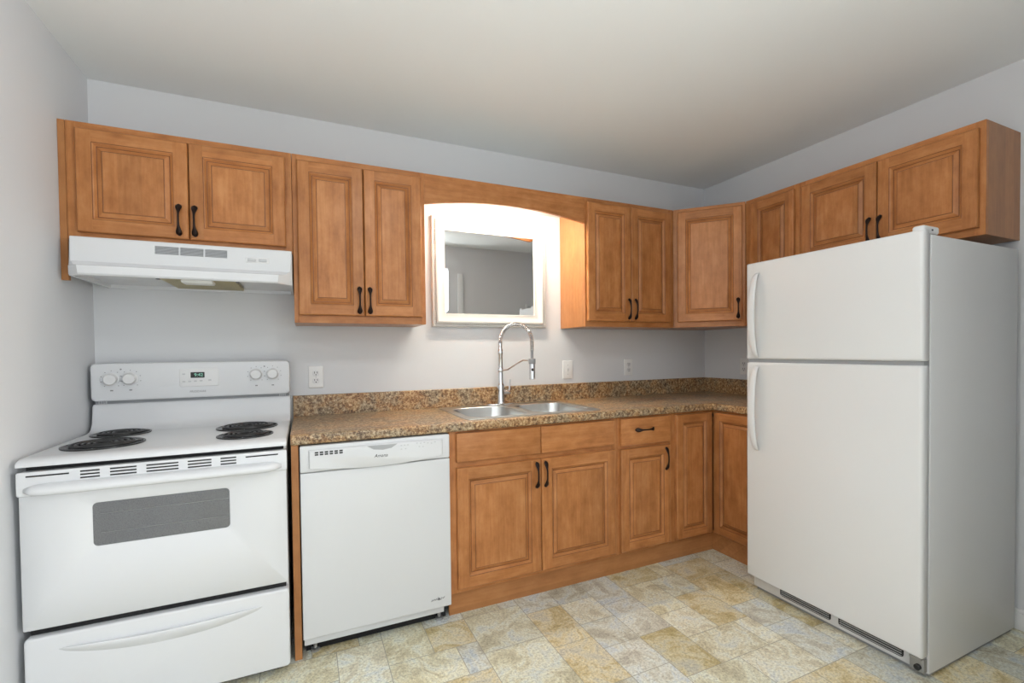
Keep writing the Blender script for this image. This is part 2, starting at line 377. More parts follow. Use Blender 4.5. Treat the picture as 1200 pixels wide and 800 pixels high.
def handle_mesh():
    bm = bmesh.new(); rings = []; n = 34; Ln = 0.066
    for i in range(n + 1):
        t = -1 + 2 * i / n; z = t * Ln
        d = 0.004 + 0.022 * (1 - abs(t) ** 2.4)
        wd = 0.0040 + 0.0078 * math.exp(-((abs(t) - 0.80) / 0.26) ** 2)
        th = 0.0046
        if abs(t) > 0.93: wd *= max(0.25, (1 - abs(t)) / 0.07); 
        tw = 0.7 * sin(t * pi) * 0.25
        ring = []
        for j in range(12):
            a = 2 * pi * j / 12; x = wd * cos(a); yy = th * sin(a)
            ring.append((x * cos(tw) - yy * sin(tw), -d + x * sin(tw) + yy * cos(tw), z))
        rings.append(ring)
    loft(bm, rings)
    for s in (-1, 1): lathe(bm, [(0.005, 0.0), (0.005, 0.008)], (0, 0, s * 0.058), 'y', 12)
    bmesh.ops.recalc_face_normals(bm, faces=bm.faces[:])
    me = bpy.data.meshes.new('handle'); bm.to_mesh(me); bm.free(); me.materials.append(M['bronze']); me.shade_smooth()
    return me
HM = handle_mesh()
def add_handle(parent, x, z, y=-DT, horiz=False):
    o = bpy.data.objects.new('handle', HM); C.objects.link(o); o.parent = parent
    o.location = (x, y, z); o.rotation_euler = (0, R(90) if horiz else 0, 0)
    return o
def add_door(parent, x0, x1, z0, z1, h=None, name='door', y=0.0, st=0.05):
    d = obj(name, door_mesh(x0, x1, z0, z1, y, st), ['wood_v', 'wood_h', 'glaze'], parent, ang=20)
    if h: add_handle(d, h[0], h[1], y - DT)
    return d
def add_drawer(parent, x0, x1, z0, z1, h=None):
    bm = bmesh.new(); slab(bm, [(x0, z0), (x1, z0), (x1, z1), (x0, z1)], 0, -DT, 0.005)
    d = obj('drawer_front', bm, 'wood_h', parent)
    if h: add_handle(d, h[0], h[1], -DT, True)
    return d
def frame_mesh(w, h, sl, sr, rt, rb, mids=()):
    bm = bmesh.new(); t = 0.019; e = 0.0008
    box(bm, 0, sl, 0, t, 0, h, e, 1, 0); box(bm, w - sr, w, 0, t, 0, h, e, 1, 0)
    box(bm, sl, w - sr, 0, t, h - rt, h, e, 1, 1); box(bm, sl, w - sr, 0, t, 0, rb, e, 1, 1)
    for (k, a, b_) in mids:
        if k == 'm': box(bm, a, b_, 0, t, rb, 0.5715, e, 1, 0); box(bm, a, b_, 0, t, 0.6255, h - rt, e, 1, 0)
        else: box(bm, sl, w - sr, 0, t, a, b_, e, 1, 1)
    return bm
def carcass_mesh(w, h, depth, recess=0.0008):
    bm = bmesh.new(); y0 = 0.019; p = 0.014
    box(bm, 0, p, y0, depth, 0, h, 0.0006, 1); box(bm, w - p, w, y0, depth, 0, h, 0.0006, 1)
    box(bm, p, w - p, y0, depth, recess, recess + p); box(bm, p, w - p, y0, depth, h - p, h); box(bm, p, w - p, depth - 0.006, depth, recess, h)
    return bm
UD = 0.299
def upper(label, loc, rz, w, h, doors, sl=0.02, sr=0.02, group='wall cabinets'):
    t = thing('wall_cabinet', label, 'cabinet', loc, rz, group)
    obj('carcass', carcass_mesh(w, h, UD), 'wood_side', t)
    obj('face_frame', frame_mesh(w, h, sl, sr, 0.034, 0.036), ['wood_v', 'wood_h'], t)
    for d in doors: add_door(t, *d)
    return t
ZT = 2.158; UY = -0.301
# over the range
t = upper('low two-door maple cabinet above the white range hood', (0.024, UY, 1.697), 0, 0.790, ZT - 1.697,
      [(0.033, 0.397, 0.029, 0.433, (0.365, 0.106)), (0.4005, 0.763, 0.029, 0.433, (0.420, 0.106))], 0.045, 0.04)
bm = bmesh.new(); box(bm, -0.0235, -0.001, 0.0, 0.019, -0.160, 0.0, 0.001, 1); box(bm, -0.0235, -0.001, 0.0, UD, 0.0, ZT - 1.697, 0.001, 1); obj('end_panel', bm, 'wood_side', t)
# tall one
upper('tall two-door maple cabinet between range hood and framed mirror', (0.8155, UY, 1.383), 0, 0.612, ZT - 1.383,
      [(0.020, 0.309, 0.036, 0.746, (0.285, 0.110)), (0.3125, 0.591, 0.036, 0.746, (0.333, 0.110))])
# right of the mirror
upper('tall two-door maple cabinet just right of the framed mirror', (2.396, UY, 1.383), 0, 0.688, ZT - 1.383,
      [(0.011, 0.329, 0.034, 0.747, (0.308, 0.112)), (0.3325, 0.652, 0.034, 0.747, (0.358, 0.112))], 0.02, 0.04)
# diagonal corner
A = Vector((3.0855, UY)); B = Vector((3.377, -0.620)); LD = (B - A).length; ang = math.atan2(B.y - A.y, B.x - A.x)
t = thing('corner_wall_cabinet', 'single-door diagonal maple wall cabinet across the room corner', 'cabinet', (A.x, A.y, 1.383), ang, 'wall cabinets')
h = ZT - 1.383
def to_loc(p):
    d = Vector(p) - A; return (d.x * cos(-ang) - d.y * sin(-ang), d.x * sin(-ang) + d.y * cos(-ang))
pts = [to_loc((A.x + 0.003, A.y + 0.017)), to_loc((B.x - 0.003 + 0.0, B.y + 0.017)), to_loc((W - 0.002, B.y + 0.002)), to_loc((W - 0.002, -0.002)), to_loc((A.x + 0.003, -0.002))]
bm = bmesh.new(); pts[0] = (pts[0][0] + 0.0, 0.019); pts[1] = (pts[1][0] - 0.012, 0.019)
loft(bm, [[(x, y, 0.0008) for x, y in pts], [(x, y, h) for x, y in pts]]); obj('carcass', bm, 'wood_side', t)
bm = bmesh.new(); 
for (xa, xb, za, zb, mi) in ((0.001, 0.04, 0, h, 0), (LD - 0.035, LD - 0.001, 0, h, 0), (0.04, LD - 0.035, h - 0.034, h, 1), (0.04, LD - 0.035, 0, 0.036, 1)): box(bm, xa, xb, 0, 0.019, za, zb, 0.0008, 1, mi)
obj('face_frame', bm, ['wood_v', 'wood_h'], t)
add_door(t, 0.028, 0.412, 0.035, 0.752, (0.388, 0.112))
# right wall
XR = W - 0.301
upper('tall single-door maple wall cabinet between corner cabinet and over-fridge cabinet', (XR, -0.6215, 1.383), R(-90), 0.347, ZT - 1.383,
      [(0.048, 0.325, 0.036, 0.747, (0.070, 0.110))], 0.055, 0.03)
upper('low two-door maple cabinet above the refrigerator', (XR, -0.9695, 1.695), R(-90), 0.785, ZT - 1.695,
      [(0.022, 0.394, 0.030, 0.434, (0.367, 0.108)), (0.3975, 0.766, 0.030, 0.434, (0.414, 0.108))], 0.035, 0.035)
# arched valance over the sink
bm = bmesh.new(); xs = [1.4285 + (2.3950 - 1.4285) * k / 40 for k in range(41)]
poly = [(x, 2.003 + 0.046 * (1 - ((x - 1.912) / 0.483) ** 2)) for x in xs] + [(2.395, 2.1575), (1.4285, 2.1575)]
loft(bm, [[(x, UY + 0.02, z) for x, z in poly], [(x, UY + 0.001, z) for x, z in poly]])
tag(obj('valance', bm, 'wood_h'), 'arched maple valance board bridging the cabinets over the sink', 'valance')
bm = bmesh.new(); box(bm, 1.429, 2.3945, UY + 0.0205, -0.001, 2.112, 2.13, 0.001, 1)
tag(obj('valance_shelf', bm, 'trim'), 'pale board closing the top of the recess above the framed mirror', 'shelf')
t = thing('under_cabinet_light', 'lit slim strip light tucked behind the arched maple valance', 'light', (1.912, -0.258, 2.112))
bm = bmesh.new(); box(bm, -0.31, 0.31, -0.021, 0.021, -0.022, 0, 0.003); obj('housing', bm, 'white_pl', t)
bm = bmesh.new(); box(bm, -0.29, 0.29, -0.018, 0.018, -0.040, -0.022, 0.008); obj('diffuser', bm, 'tube', t)

# ------------------------------------------------------------------ base units
BY = -0.609
def leg_panel():
    bm = bmesh.new(); box(bm, 0.7975, 0.8245, -0.622, -0.021, 0.0, 0.8715, 0.001, 1)
    tag(obj('end_panel', bm, 'wood_side'), 'narrow vertical maple end panel between stove and dishwasher', 'panel')
leg_panel()
ZB = 0.115; ZH = 0.8715
def base(label, loc, rz, w, depth, mids, sl, sr):
    t = thing('base_cabinet', label, 'cabinet', loc, rz, 'base cabinets')
    bm = bmesh.new(); p = 0.015; hh = ZH - ZB
    box(bm, 0, p, 0.019, depth, 0, hh); box(bm, w - p, w, 0.019, depth, 0, hh); box(bm, p, w - p, 0.019, depth, 0, p); box(bm, p, w - p, depth - 0.006, depth, 0, hh)
    obj('carcass', bm, 'wood_side', t)
    obj('face_frame', frame_mesh(w, hh, sl, sr, 0.03, 0.036, mids), ['wood_v', 'wood_h'], t)
    return t
t = base('two-door maple base cabinet under the steel sink with false drawer fronts', (1.4515, BY, ZB), 0, 0.946, 0.585, (('h', 0.572, 0.625), ('m', 0.45, 0.49)), 0.042, 0.04)
add_drawer(t, 0.031, 0.4665, 0.613, 0.7475); add_drawer(t, 0.4700, 0.912, 0.613, 0.7475)
add_door(t, 0.031, 0.4665, 0.020, 0.587, (0.440, 0.509), st=0.055); add_door(t, 0.4700, 0.921, 0.020, 0.587, (0.489, 0.509), st=0.055)
t = base('narrow maple base cabinet with one drawer above one door', (2.398, BY, ZB), 0, 0.4, 0.585, (('h', 0.572, 0.625),), 0.03, 0.045)
add_drawer(t, 0.011, 0.357, 0.600, 0.748, (0.168, 0.684)); add_door(t, 0.011, 0.358, 0.016, 0.582, (0.320, 0.504))
# L-shaped corner base
t = thing('corner_base_cabinet', 'maple corner base cabinet with two narrow doors meeting at the inside corner', 'cabinet', (2.7985, BY, ZB), 0, 'base cabinets')
hh = ZH - ZB; ix = 3.104 - 2.7985
bm = bmesh.new()
pl = [(0.0, 0.019), (ix + 0.019, 0.019), (ix + 0.019, -0.385), (W - 0.004 - 2.7985, -0.385), (W - 0.004 - 2.7985, 0.584), (0.0, 0.584)]
loft(bm, [[(x, y, 0) for x, y in pl], [(x, y, hh - 0.045) for x, y in pl]]); obj('carcass', bm, 'wood_side', t)
bm = bmesh.new()
for (xa, xb, za, zb, mi) in ((0, 0.012, 0, hh, 0), (0.012, ix, hh - 0.02, hh, 1), (0.012, ix, 0, 0.025, 1)): box(bm, xa, xb, 0, 0.019, za, zb, 0.0008, 1, mi)
for (ya, yb, za, zb, mi) in ((-0.385, -0.345, 0, hh, 0), (-0.345, 0.019, hh - 0.02, hh, 1), (-0.345, 0.019, 0, 0.025, 1)): box(bm, ix, ix + 0.019, ya, yb, za, zb, 0.0008, 1, mi)
obj('face_frame', bm, ['wood_v', 'wood_h'], t)
add_door(t, 0.004, 0.2815, 0.016, 0.744, st=0.046)
d2 = obj('door', door_mesh(0.0225, 0.335, 0.016, 0.744, 0.0, 0.046), ['wood_v', 'wood_h', 'glaze'], t, ang=20); d2.location = (ix, 0.0, 0); d2.rotation_euler = (0, 0, R(-90))
# toe kick boards
bm = bmesh.new(); poly = [(1.4515, -0.578), (3.135, -0.578), (3.135, -0.99), (3.151, -0.99), (3.151, -0.562), (1.4515, -0.562)]
loft(bm, [[(x, y, 0) for x, y in poly], [(x, y, ZB - 0.0006) for x, y in poly]])
tag(obj('toe_kick', bm, 'toe', smooth=False), 'long brown toe board running along the floor beneath the base cabinets', 'toe board')

# ------------------------------------------------------------------ worktop
SX0, SX1, SY0, SY1 = 1.570, 2.304, -0.558, -0.112
XL, YFc, XC, YE = 0.7965, -0.633, 3.079, -1.005
t = thing('countertop', 'brown granite-look L-shaped countertop with backsplash around the steel sink', 'countertop', (XL, 0, 0.872))
bm = bmesh.new(); xs = [XL, SX0, SX1, XC, W - 0.001]; ys = [YE, YFc, SY0, SY1, -0.001]
vd = {}
def V(x, y, z):
    k = (round(x, 5), round(y, 5), round(z, 5))
    if k not in vd: vd[k] = bm.verts.new((x - XL, y, z - 0.872))
    return vd[k]
cells = set()
for i in range(4):
    for j in range(4):
        if j == 0 and i < 3: continue
        if i == 1 and j == 2: continue
        cells.add((i, j))
zt, zb = 0.914, 0.872
for (i, j) in cells:
    a, b_, c, d = xs[i], xs[i + 1], ys[j], ys[j + 1]
    bm.faces.new((V(a, c, zt), V(b_, c, zt), V(b_, d, zt), V(a, d, zt))); bm.faces.new((V(a, d, zb), V(b_, d, zb), V(b_, c, zb), V(a, c, zb)))
    for (di, dj, p, q) in ((-1, 0, (a, d), (a, c)), (1, 0, (b_, c), (b_, d)), (0, -1, (a, c), (b_, c)), (0, 1, (b_, d), (a, d))):
        if (i + di, j + dj) not in cells: bm.faces.new((V(*p, zt), V(*p, zb), V(*q, zb), V(*q, zt)))
bmesh.ops.recalc_face_normals(bm, faces=bm.faces[:])
ed = [e for e in bm.edges if all(abs(v.co.y - YFc) < 1e-5 and v.co.x <= XC - XL + 1e-5 for v in e.verts) and abs(e.verts[0].co.z - e.verts[1].co.z) < 1e-6
      or all(abs(v.co.x - (XC - XL)) < 1e-5 and v.co.y <= YFc + 1e-5 for v in e.verts) and abs(e.verts[0].co.z - e.verts[1].co.z) < 1e-6]
bmesh.ops.bevel(bm, geom=ed, offset=0.011, segments=4, profile=0.5, affect='EDGES')
obj('worktop', bm, 'granite', t)
bm = bmesh.new(); poly = [(0, -0.001), (0, -0.021), (W - XL - 0.021, -0.021), (W - XL - 0.021, YE), (W - XL - 0.001, YE), (W - XL - 0.001, -0.001)]
o_ = [(0, -0.001), (0, -0.018), (W - XL - 0.018, -0.018), (W - XL - 0.018, YE), (W - XL - 0.001, YE), (W - XL - 0.001, -0.001)]
loft(bm, [[(x, y, 0.0425) for x, y in poly], [(x, y, 0.146) for x, y in poly], [(x, y, 0.149) for x, y in o_]]); obj('backsplash', bm, 'granite', t)

# ------------------------------------------------------------------ sink
t = thing('sink', 'stainless steel double-bowl sink set into the brown countertop', 'sink', (1.936, -0.316, 0.914))
bm = bmesh.new(); zr = 0.0045
outer = rrect(-0.386, 0.386, -0.262, 0.262, 0.03, 6)
bowls = [(-0.348, -0.018), (0.022, 0.350)]
eds = []
def loopv(pts, z):
    vs_ = [bm.verts.new((x, y, z)) for x, y in pts]; es = [bm.edges.new((vs_[k], vs_[(k + 1) % len(vs_)])) for k in range(len(vs_))]; return vs_, es
ov, oe = loopv(outer, zr); eds += oe
bl = []
for (a, b_) in bowls:
    v_, e_ = loopv(rrect(a, b_, -0.225, 0.170, 0.075, 7), zr); eds += e_; bl.append(v_)
bmesh.ops.triangle_fill(bm, use_beauty=True, use_dissolve=False, edges=eds)
# rolled rim
low = [bm.verts.new((x * 1.006, y * 1.008, 0.0004)) for x, y in outer]
for k in range(len(ov)): bm.faces.new((ov[k], ov[(k + 1) % len(ov)], low[(k + 1) % len(ov)], low[k]))
obj('deck', bm, 'steel', t)
for (a, b_) in bowls:
    bm = bmesh.new(); rings = []
    for (d, z) in ((0, zr), (0.003, 0.002), (0.006, -0.01), (0.014, -0.14), (0.03, -0.168), (0.06, -0.178)):
        rings.append([(x, y, z) for x, y in rrect(a + d, b_ - d, -0.225 + d, 0.170 - d, max(0.075 - d * 0.4, 0.03), 7)])
    loft(bm, rings, 0, (False, True)); o = obj('bowl', bm, 'steel', t)
    bm = bmesh.new(); c = (a + b_) / 2; lathe(bm, [(0.052, -0.1775), (0.052, -0.1745), (0.04, -0.174), (0.036, -0.177)], (c, -0.02, 0), 'z', 24)
    obj('drain', bm, 'chrome', o)
# ------------------------------------------------------------------ faucet
t = thing('faucet', 'tall chrome spring-neck pull-down kitchen faucet behind the sink', 'faucet', (1.931, -0.0790, 0.9188))
bm = bmesh.new(); ring = [(0.075 * cos(a) if abs(cos(a)) < 0.3 else 0.09 * cos(a), 0.026 * sin(a)) for a in [2 * pi * k / 32 for k in range(32)]]
loft(bm, [[(x, y, 0) for x, y in ring], [(x, y, 0.004) for x, y in ring], [(x * 0.96, y * 0.9, 0.006) for x, y in ring]]); obj('base_plate', bm, 'chrome', t)
bm = bmesh.new(); lathe(bm, [(0.026, 0.006), (0.026, 0.015), (0.023, 0.02), (0.021, 0.085), (0.0225, 0.115), (0.019, 0.122), (0.0155, 0.13), (0.0145, 0.30), (0.0165, 0.303), (0.0165, 0.33), (0.013, 0.335), (0.013, 0.372), (0.010, 0.374)], seg=24)
obj('column', bm, 'chrome', t)
bm = bmesh.new(); lathe(bm, [(0.016, -0.02), (0.016, 0.02), (0.012, 0.03)], (0.03, 0, 0.07), 'x', 16)
bmesh.ops.rotate(bm, cent=(0.03, 0, 0.07), matrix=Matrix.Rotation(pi, 3, 'Z'), verts=bm.verts[:])
tube(bm, [(0.052, 0, 0.072), (0.058, -0.002, 0.095), (0.060, -0.004, 0.150)], [0.006, 0.0055, 0.0045], 10); obj('lever_handle', bm, 'chrome', t)
hd = Vector((0.64, -0.77, 0)).normalized()
def arc_pt(s):  # s 0..1 over the neck, from the column top round to the spray head
    if s < 0.12: return Vector((0, 0, 0.372 + 0.055 * s / 0.12)) * 1.0
    if s < 0.85:
        a = pi - (s - 0.12) / 0.73 * (pi * 0.97); r = 0.105
        p = hd * (0.105 + r * cos(a)); p.z = 0.380 + 0.105 * sin(a) * 1.0
        return p + Vector((0, 0, 0.0))
    e = hd * (0.105 + 0.105 * cos(pi * 0.03)); k = (s - 0.85) / 0.15
    return e + hd * (0.0 * k) + Vector((0, 0, 0.38 + 0.0099 - 0.11 * k))
path = [Vector((0, 0, 0.34)), Vector((0, 0, 0.36))] + [hd * (0.105 - 0.105 * cos(a)) + Vector((0, 0, 0.372 + 0.108 * sin(a))) for a in [pi * k / 28 for k in range(29)]] + [hd * 0.21 + Vector((0, 0, z)) for z in (0.35, 0.32, 0.29, 0.265)]
bm = bmesh.new(); tube(bm, path, 0.0085, 10); obj('hose', bm, 'grey_pl', t)
# spring coil round the hose
bm = bmesh.new(); spts = []; acc = [0]
P2 = path[1:-2]
for k in range(1, len(P2)): acc.append(acc[-1] + (P2[k] - P2[k - 1]).length)
tot = acc[-1]; turns = int(tot / 0.0100); N = turns * 10; side = hd.cross(Vector((0, 0, 1))).normalized()
for k in range(N + 1):
    d = tot * k / N; i = max(j for j in range(len(acc)) if acc[j] <= d + 1e-9); i = min(i, len(P2) - 2)
    f = (d - acc[i]) / (acc[i + 1] - acc[i]); p = P2[i].lerp(P2[i + 1], f); tg = (P2[i + 1] - P2[i]).normalized(); nn = side.cross(tg)
    a = 2 * pi * k / 10; spts.append(p + (side * cos(a) + nn * sin(a)) * 0.0112)
tube(bm, spts, 0.0027, 6); obj('spring', bm, 'chrome', t)
bm = bmesh.new(); e = hd * 0.21
lathe(bm, [(0.010, 0.278), (0.0165, 0.272), (0.0185, 0.262), (0.0185, 0.20), (0.0175, 0.165), (0.018, 0.158), (0.016, 0.155)], e, 'z', 20); sh = obj('spray_head', bm, 'chrome', t)
bm = bmesh.new(); lathe(bm, [(0.0198, 0.276), (0.0205, 0.272), (0.0205, 0.248), (0.0198, 0.245)], e, 'z', 20); obj('collar', bm, 'grey_pl', sh)
bm = bmesh.new(); nrm = Vector((-0.30, -0.95, 0)).normalized(); pc = e + nrm * 0.0178 + Vector((0, 0, 0.212))
bmesh.ops.create_uvsphere(bm, u_segments=12, v_segments=8, radius=0.009)
for v in bm.verts: v.co = Vector((v.co.x * 0.9, v.co.y * 0.9, v.co.z)) + pc
obj('spray_button', bm, 'black', sh)
bm = bmesh.new(); tube(bm, [(0, 0, 0.212) + hd * 0.0 if False else hd * 0.012 + Vector((0, 0, 0.205)), hd * 0.05 + Vector((0, 0, 0.210)), hd * 0.11 + Vector((0, 0, 0.245)), hd * 0.15 + Vector((0, 0, 0.266)), hd * 0.185 + Vector((0, 0, 0.264))], 0.0042, 8)
lathe(bm, [(0.0165, 0.195), (0.018, 0.198), (0.018, 0.218), (0.0165, 0.221)], (0, 0, 0), 'z', 20); obj('docking_arm', bm, 'chrome', t)

# ------------------------------------------------------------------ mirror
t = thing('framed_mirror', 'white beaded-frame rectangular mirror hung on the wall above the sink', 'mirror', (1.904, 0, 1.387))
hw, hh = 0.3715, 0.6445
bm = bmesh.new(); prof = [(0, 0.001), (0, 0.022), (0.004, 0.027), (0.010, 0.027), (0.013, 0.024), (0.018, 0.024), (0.022, 0.034), (0.030, 0.037), (0.038, 0.034), (0.046, 0.026), (0.066, 0.020), (0.070, 0.021), (0.078, 0.019), (0.080, 0.010)]
rings = [[(-hw + d, -o, d), (hw - d, -o, d), (hw - d, -o, hh - d), (-hw + d, -o, hh - d)] for d, o in prof]
loft(bm, rings, 0, (False, False))
def beads(x0, z0, x1, z1, n):
    for k in range(n):
        f = (k + 0.5) / n; c = Vector((x0 + (x1 - x0) * f, -0.026, z0 + (z1 - z0) * f))
        s = bmesh.new(); bmesh.ops.create_icosphere(s, subdivisions=1, radius=0.0052)
        for v in s.verts: v.co += c
        merge(bm, s)
i_ = 0.0155
beads(-hw + i_, i_, hw - i_, i_, 60); beads(-hw + i_, hh - i_, hw - i_, hh - i_, 60); beads(-hw + i_, i_, -hw + i_, hh - i_, 52); beads(hw - i_, i_, hw - i_, hh - i_, 52)
obj('frame', bm, 'frame', t, ang=40)
bm = bmesh.new(); d = 0.0785; e = 0.022
a = [(-hw + d, -0.0105, d), (hw - d, -0.0105, d), (hw - d, -0.0105, hh - d), (-hw + d, -0.0105, hh - d)]
b_ = [(-hw + d + e, -0.0110, d + e), (hw - d - e, -0.0110, d + e), (hw - d - e, -0.0110, hh - d - e), (-hw + d + e, -0.0110, hh - d - e)]
back = [(x, -0.004, z) for x, y, z in a]
loft(bm, [back, a, b_]); obj('mirror_glass', bm, 'mirror', t, smooth=False)

# ------------------------------------------------------------------ outlets and switches
def plate(t, w_=0.072, h_=0.116):
    bm = bmesh.new(); slab(bm, rrect(-w_ / 2, w_ / 2, -h_ / 2, h_ / 2, 0.004, 3), -0.0003, -0.006, 0.0035); obj('cover_plate', bm, 'trim', t)
def duplex(label, loc, rz=0, group='duplex outlets'):
    t = thing('wall_outlet', label, 'outlet', loc, rz, group); plate(t)
    for s in (-1, 1):
        bm = bmesh.new(); slab(bm, rrect(-0.017, 0.017, s * 0.0195 - 0.0145, s * 0.0195 + 0.0145, 0.010, 5), -0.005, -0.0085, 0.001); r_ = obj('receptacle', bm, 'white_pl', t)
        bm = bmesh.new()
        for x in (-0.0065, 0.0065): box(bm, x - 0.0014, x + 0.0014, -0.0092, -0.0083, s * 0.0195 - 0.001, s * 0.0195 + 0.009)
        lathe(bm, [(0.003, 0.0083), (0.003, 0.0092)], (0, 0, s * 0.0195 - 0.0075), 'y', 10); obj('slot', bm, 'black', r_)
    bm = bmesh.new(); lathe(bm, [(0.003, 0.005), (0.003, 0.007)], (0, 0, 0), 'y', 10); obj('screw', bm, 'lightgrey', t)
duplex('white duplex outlet on the wall between stove and mirror', (0.907, 0, 1.115))
duplex('white duplex outlet on the back wall below the cabinet right of the mirror', (2.945, 0, 1.117))
duplex('white duplex outlet on the right wall beside the refrigerator edge', (W, -0.362, 1.113), R(-90))
t = thing('light_switch', 'white toggle light switch on the wall right of the faucet', 'switch', (2.446, 0, 1.112)); plate(t, 0.076, 0.12)
bm = bmesh.new(); box(bm, -0.005, 0.005, -0.0085, -0.005, -0.012, 0.012, 0.001); box(bm, -0.0035, 0.0035, -0.017, -0.006, -0.001, 0.008, 0.0015); obj('toggle', bm, 'white_pl', t)
for s in (-1, 1):
    bm = bmesh.new(); lathe(bm, [(0.003, 0.005), (0.003, 0.007)], (0, 0, s * 0.03), 'y', 10); obj('screw', bm, 'lightgrey', t)
t = thing('thermostat', 'small white wall control reflected low in the right of the mirror', 'thermostat', (3.43, YF, 1.77), R(180))
bm = bmesh.new(); slab(bm, rrect(-0.05, 0.05, -0.05, 0.05, 0.008, 4), -0.0003, -0.022, 0.006); obj('housing', bm, 'white_pl', t)
bm = bmesh.new(); slab(bm, rrect(-0.032, 0.032, -0.005, 0.03, 0.003, 3), -0.021, -0.0235, 0.001); obj('display', bm, 'lightgrey', t)

# ------------------------------------------------------------------ range hood
t = thing('range_hood', 'white under-cabinet range hood above the electric stove', 'range hood', (0.432, 0, 1.54))
hx = 0.3785; z0 = 0.004
def hood_ring(y_front, ch, z, hx_=hx, yb=-0.003):
    cl = ch * 0.7
    return [(-hx_, yb, z), (-hx_, y_front + cl, z), (-hx_ + cl, y_front, z), (hx_ - ch, y_front, z), (hx_, y_front + ch, z), (hx_, yb, z)]
bm = bmesh.new()
rings = [hood_ring(-0.375, 0.004, 0.156), hood_ring(-0.379, 0.004, 0.152), hood_ring(-0.390, 0.008, 0.060), hood_ring(-0.408, 0.03, 0.044), hood_ring(-0.428, 0.05, 0.040), hood_ring(-0.43, 0.055, 0.010), hood_ring(-0.424, 0.055, 0.004)]
inner = [hood_ring(-0.412, 0.05, 0.004, hx - 0.012, -0.012), hood_ring(-0.404, 0.05, 0.020, hx - 0.014, -0.014), hood_ring(-0.39, 0.03, 0.022, hx - 0.02, -0.03)]
rings += inner
loft(bm, rings, 0, (True, True)); obj('shell', bm, 'white', t, ang=25)
bm = bmesh.new(); 
for (xa, xb) in ((-0.114, -0.036), (-0.030, 0.049), (0.055, 0.133)):
    for k in range(7):
        z = 0.106 + k * 0.0048; box(bm, xa, xb, -0.3885 + 0.0013 * k * 0.4, -0.3815, z, z + 0.0022)
obj('vent_louvre', bm, 'grey_pl', t)
bm = bmesh.new(); box(bm, 0.20, 0.288, -0.3875, -0.380, 0.092, 0.116, 0.002); sp = obj('switch_plate', bm, 'lightgrey', t)
sp.data.materials[0] = M['white_pl']
for xa in (0.208, 0.250):
    bm = bmesh.new(); box(bm, xa, xa + 0.030, -0.3925, -0.387, 0.098, 0.110, 0.0015); obj('rocker_switch', bm, 'lightgrey', sp)
bm = bmesh.new(); box(bm, -0.105, 0.160, -0.375, -0.06, 0.008, 0.0215, 0.002); fl = obj('grease_filter', bm, 'filter', t)
bm = bmesh.new(); box(bm, -0.035, 0.078, -0.375, -0.300, -0.004, 0.020, 0.008); obj('light_lens', bm, 'lens', t)
for xa in (-0.118, 0.160):
    bm = bmesh.new(); box(bm, xa, xa + 0.013, -0.372, -0.350, 0.006, 0.034, 0.002); obj('filter_clip', bm, 'black', t)

# ------------------------------------------------------------------ stove
t = thing('stove', 'white freestanding coil-top electric stove in the left corner', 'stove', (0.4025, -0.36, 0.0))
sx = 0.3825
def SY(y): return y + 0.36
def SXp(x): return x - 0.4025
bm = bmesh.new(); box(bm, -sx + 0.004, sx - 0.004, SY(-0.652), SY(-0.035), 0.035, 0.885, 0.004); obj('body', bm, 'white', t)
bm = bmesh.new(); box(bm, -sx + 0.012, sx - 0.012, SY(-0.672), SY(-0.655), 0.335, 0.892); box(bm, -sx + 0.03, sx - 0.03, SY(-0.64), SY(-0.06), 0.0, 0.036); obj('plinth', bm, 'dark', t)
# cooktop with rising back
prof = [(-0.03, 0.885), (-0.03, 1.030), (-0.098, 1.030), (-0.104, 1.024), (-0.107, 0.990), (-0.116, 0.952), (-0.132, 0.928), (-0.155, 0.917), (-0.19, 0.9145), (-0.66, 0.9145), (-0.69, 0.913), (-0.706, 0.907), (-0.712, 0.898), (-0.711, 0.8905), (-0.70, 0.8885)]
bm = bmesh.new()
def prof_ring(x, s): return [(x, SY(y) , z) for y, z in prof]
def shrink(x, d): 
    return [(x, SY(min(max(y, -0.712 + d), -0.03)), z - (d if z > 0.9 else 0)) for y, z in prof]
loft(bm, [shrink(-sx, 0.006), [(-sx + 0.0018, p[1], p[2]) for p in shrink(0, 0.0018)], prof_ring(-sx + 0.006, 0), prof_ring(sx - 0.006, 0), [(sx - 0.0018, p[1], p[2]) for p in shrink(0, 0.0018)], shrink(sx, 0.006)])
obj('cooktop', bm, 'white', t, ang=50)
# burners
def burner(x, y, r, turns):
    x, y = SXp(x), SY(y)
    bm = bmesh.new(); z = 0.9148
    lathe(bm, [(r, z), (r, z + 0.004), (r - 0.006, z + 0.0055), (r - 0.012, z + 0.003), (r - 0.022, z + 0.0008), (0.012, z + 0.0004)], (x, y, 0), 'z', 40); p = obj('drip_pan', bm, 'pan', t)
    bm = bmesh.new(); pts = []; n = turns * 36; r0, r1 = 0.018, r - 0.018
    for k in range(n + 1):
        a = 2 * pi * k / 36; rr = r0 + (r1 - r0) * k / n; pts.append((x + rr * cos(a), y + rr * sin(a), z + 0.0070))
    pts.append((x + r1 + 0.012, y + 0.004, z + 0.005))
    tube(bm, pts, 0.0042, 8); obj('coil', bm, 'coil', p)
    bm = bmesh.new()
    for k in range(3):
        a = 2 * pi * k / 3 + 0.5; tube(bm, [(x + 0.01 * cos(a), y + 0.01 * sin(a), z + 0.0035), (x + (r - 0.008) * cos(a), y + (r - 0.008) * sin(a), z + 0.0035)], 0.0015, 6)
    obj('coil_support', bm, 'galv', p)
burner(0.18, -0.505, 0.12, 5); burner(0.155, -0.240, 0.10, 4); burner(0.617, -0.295, 0.12, 5); burner(0.632, -0.530, 0.10, 4)
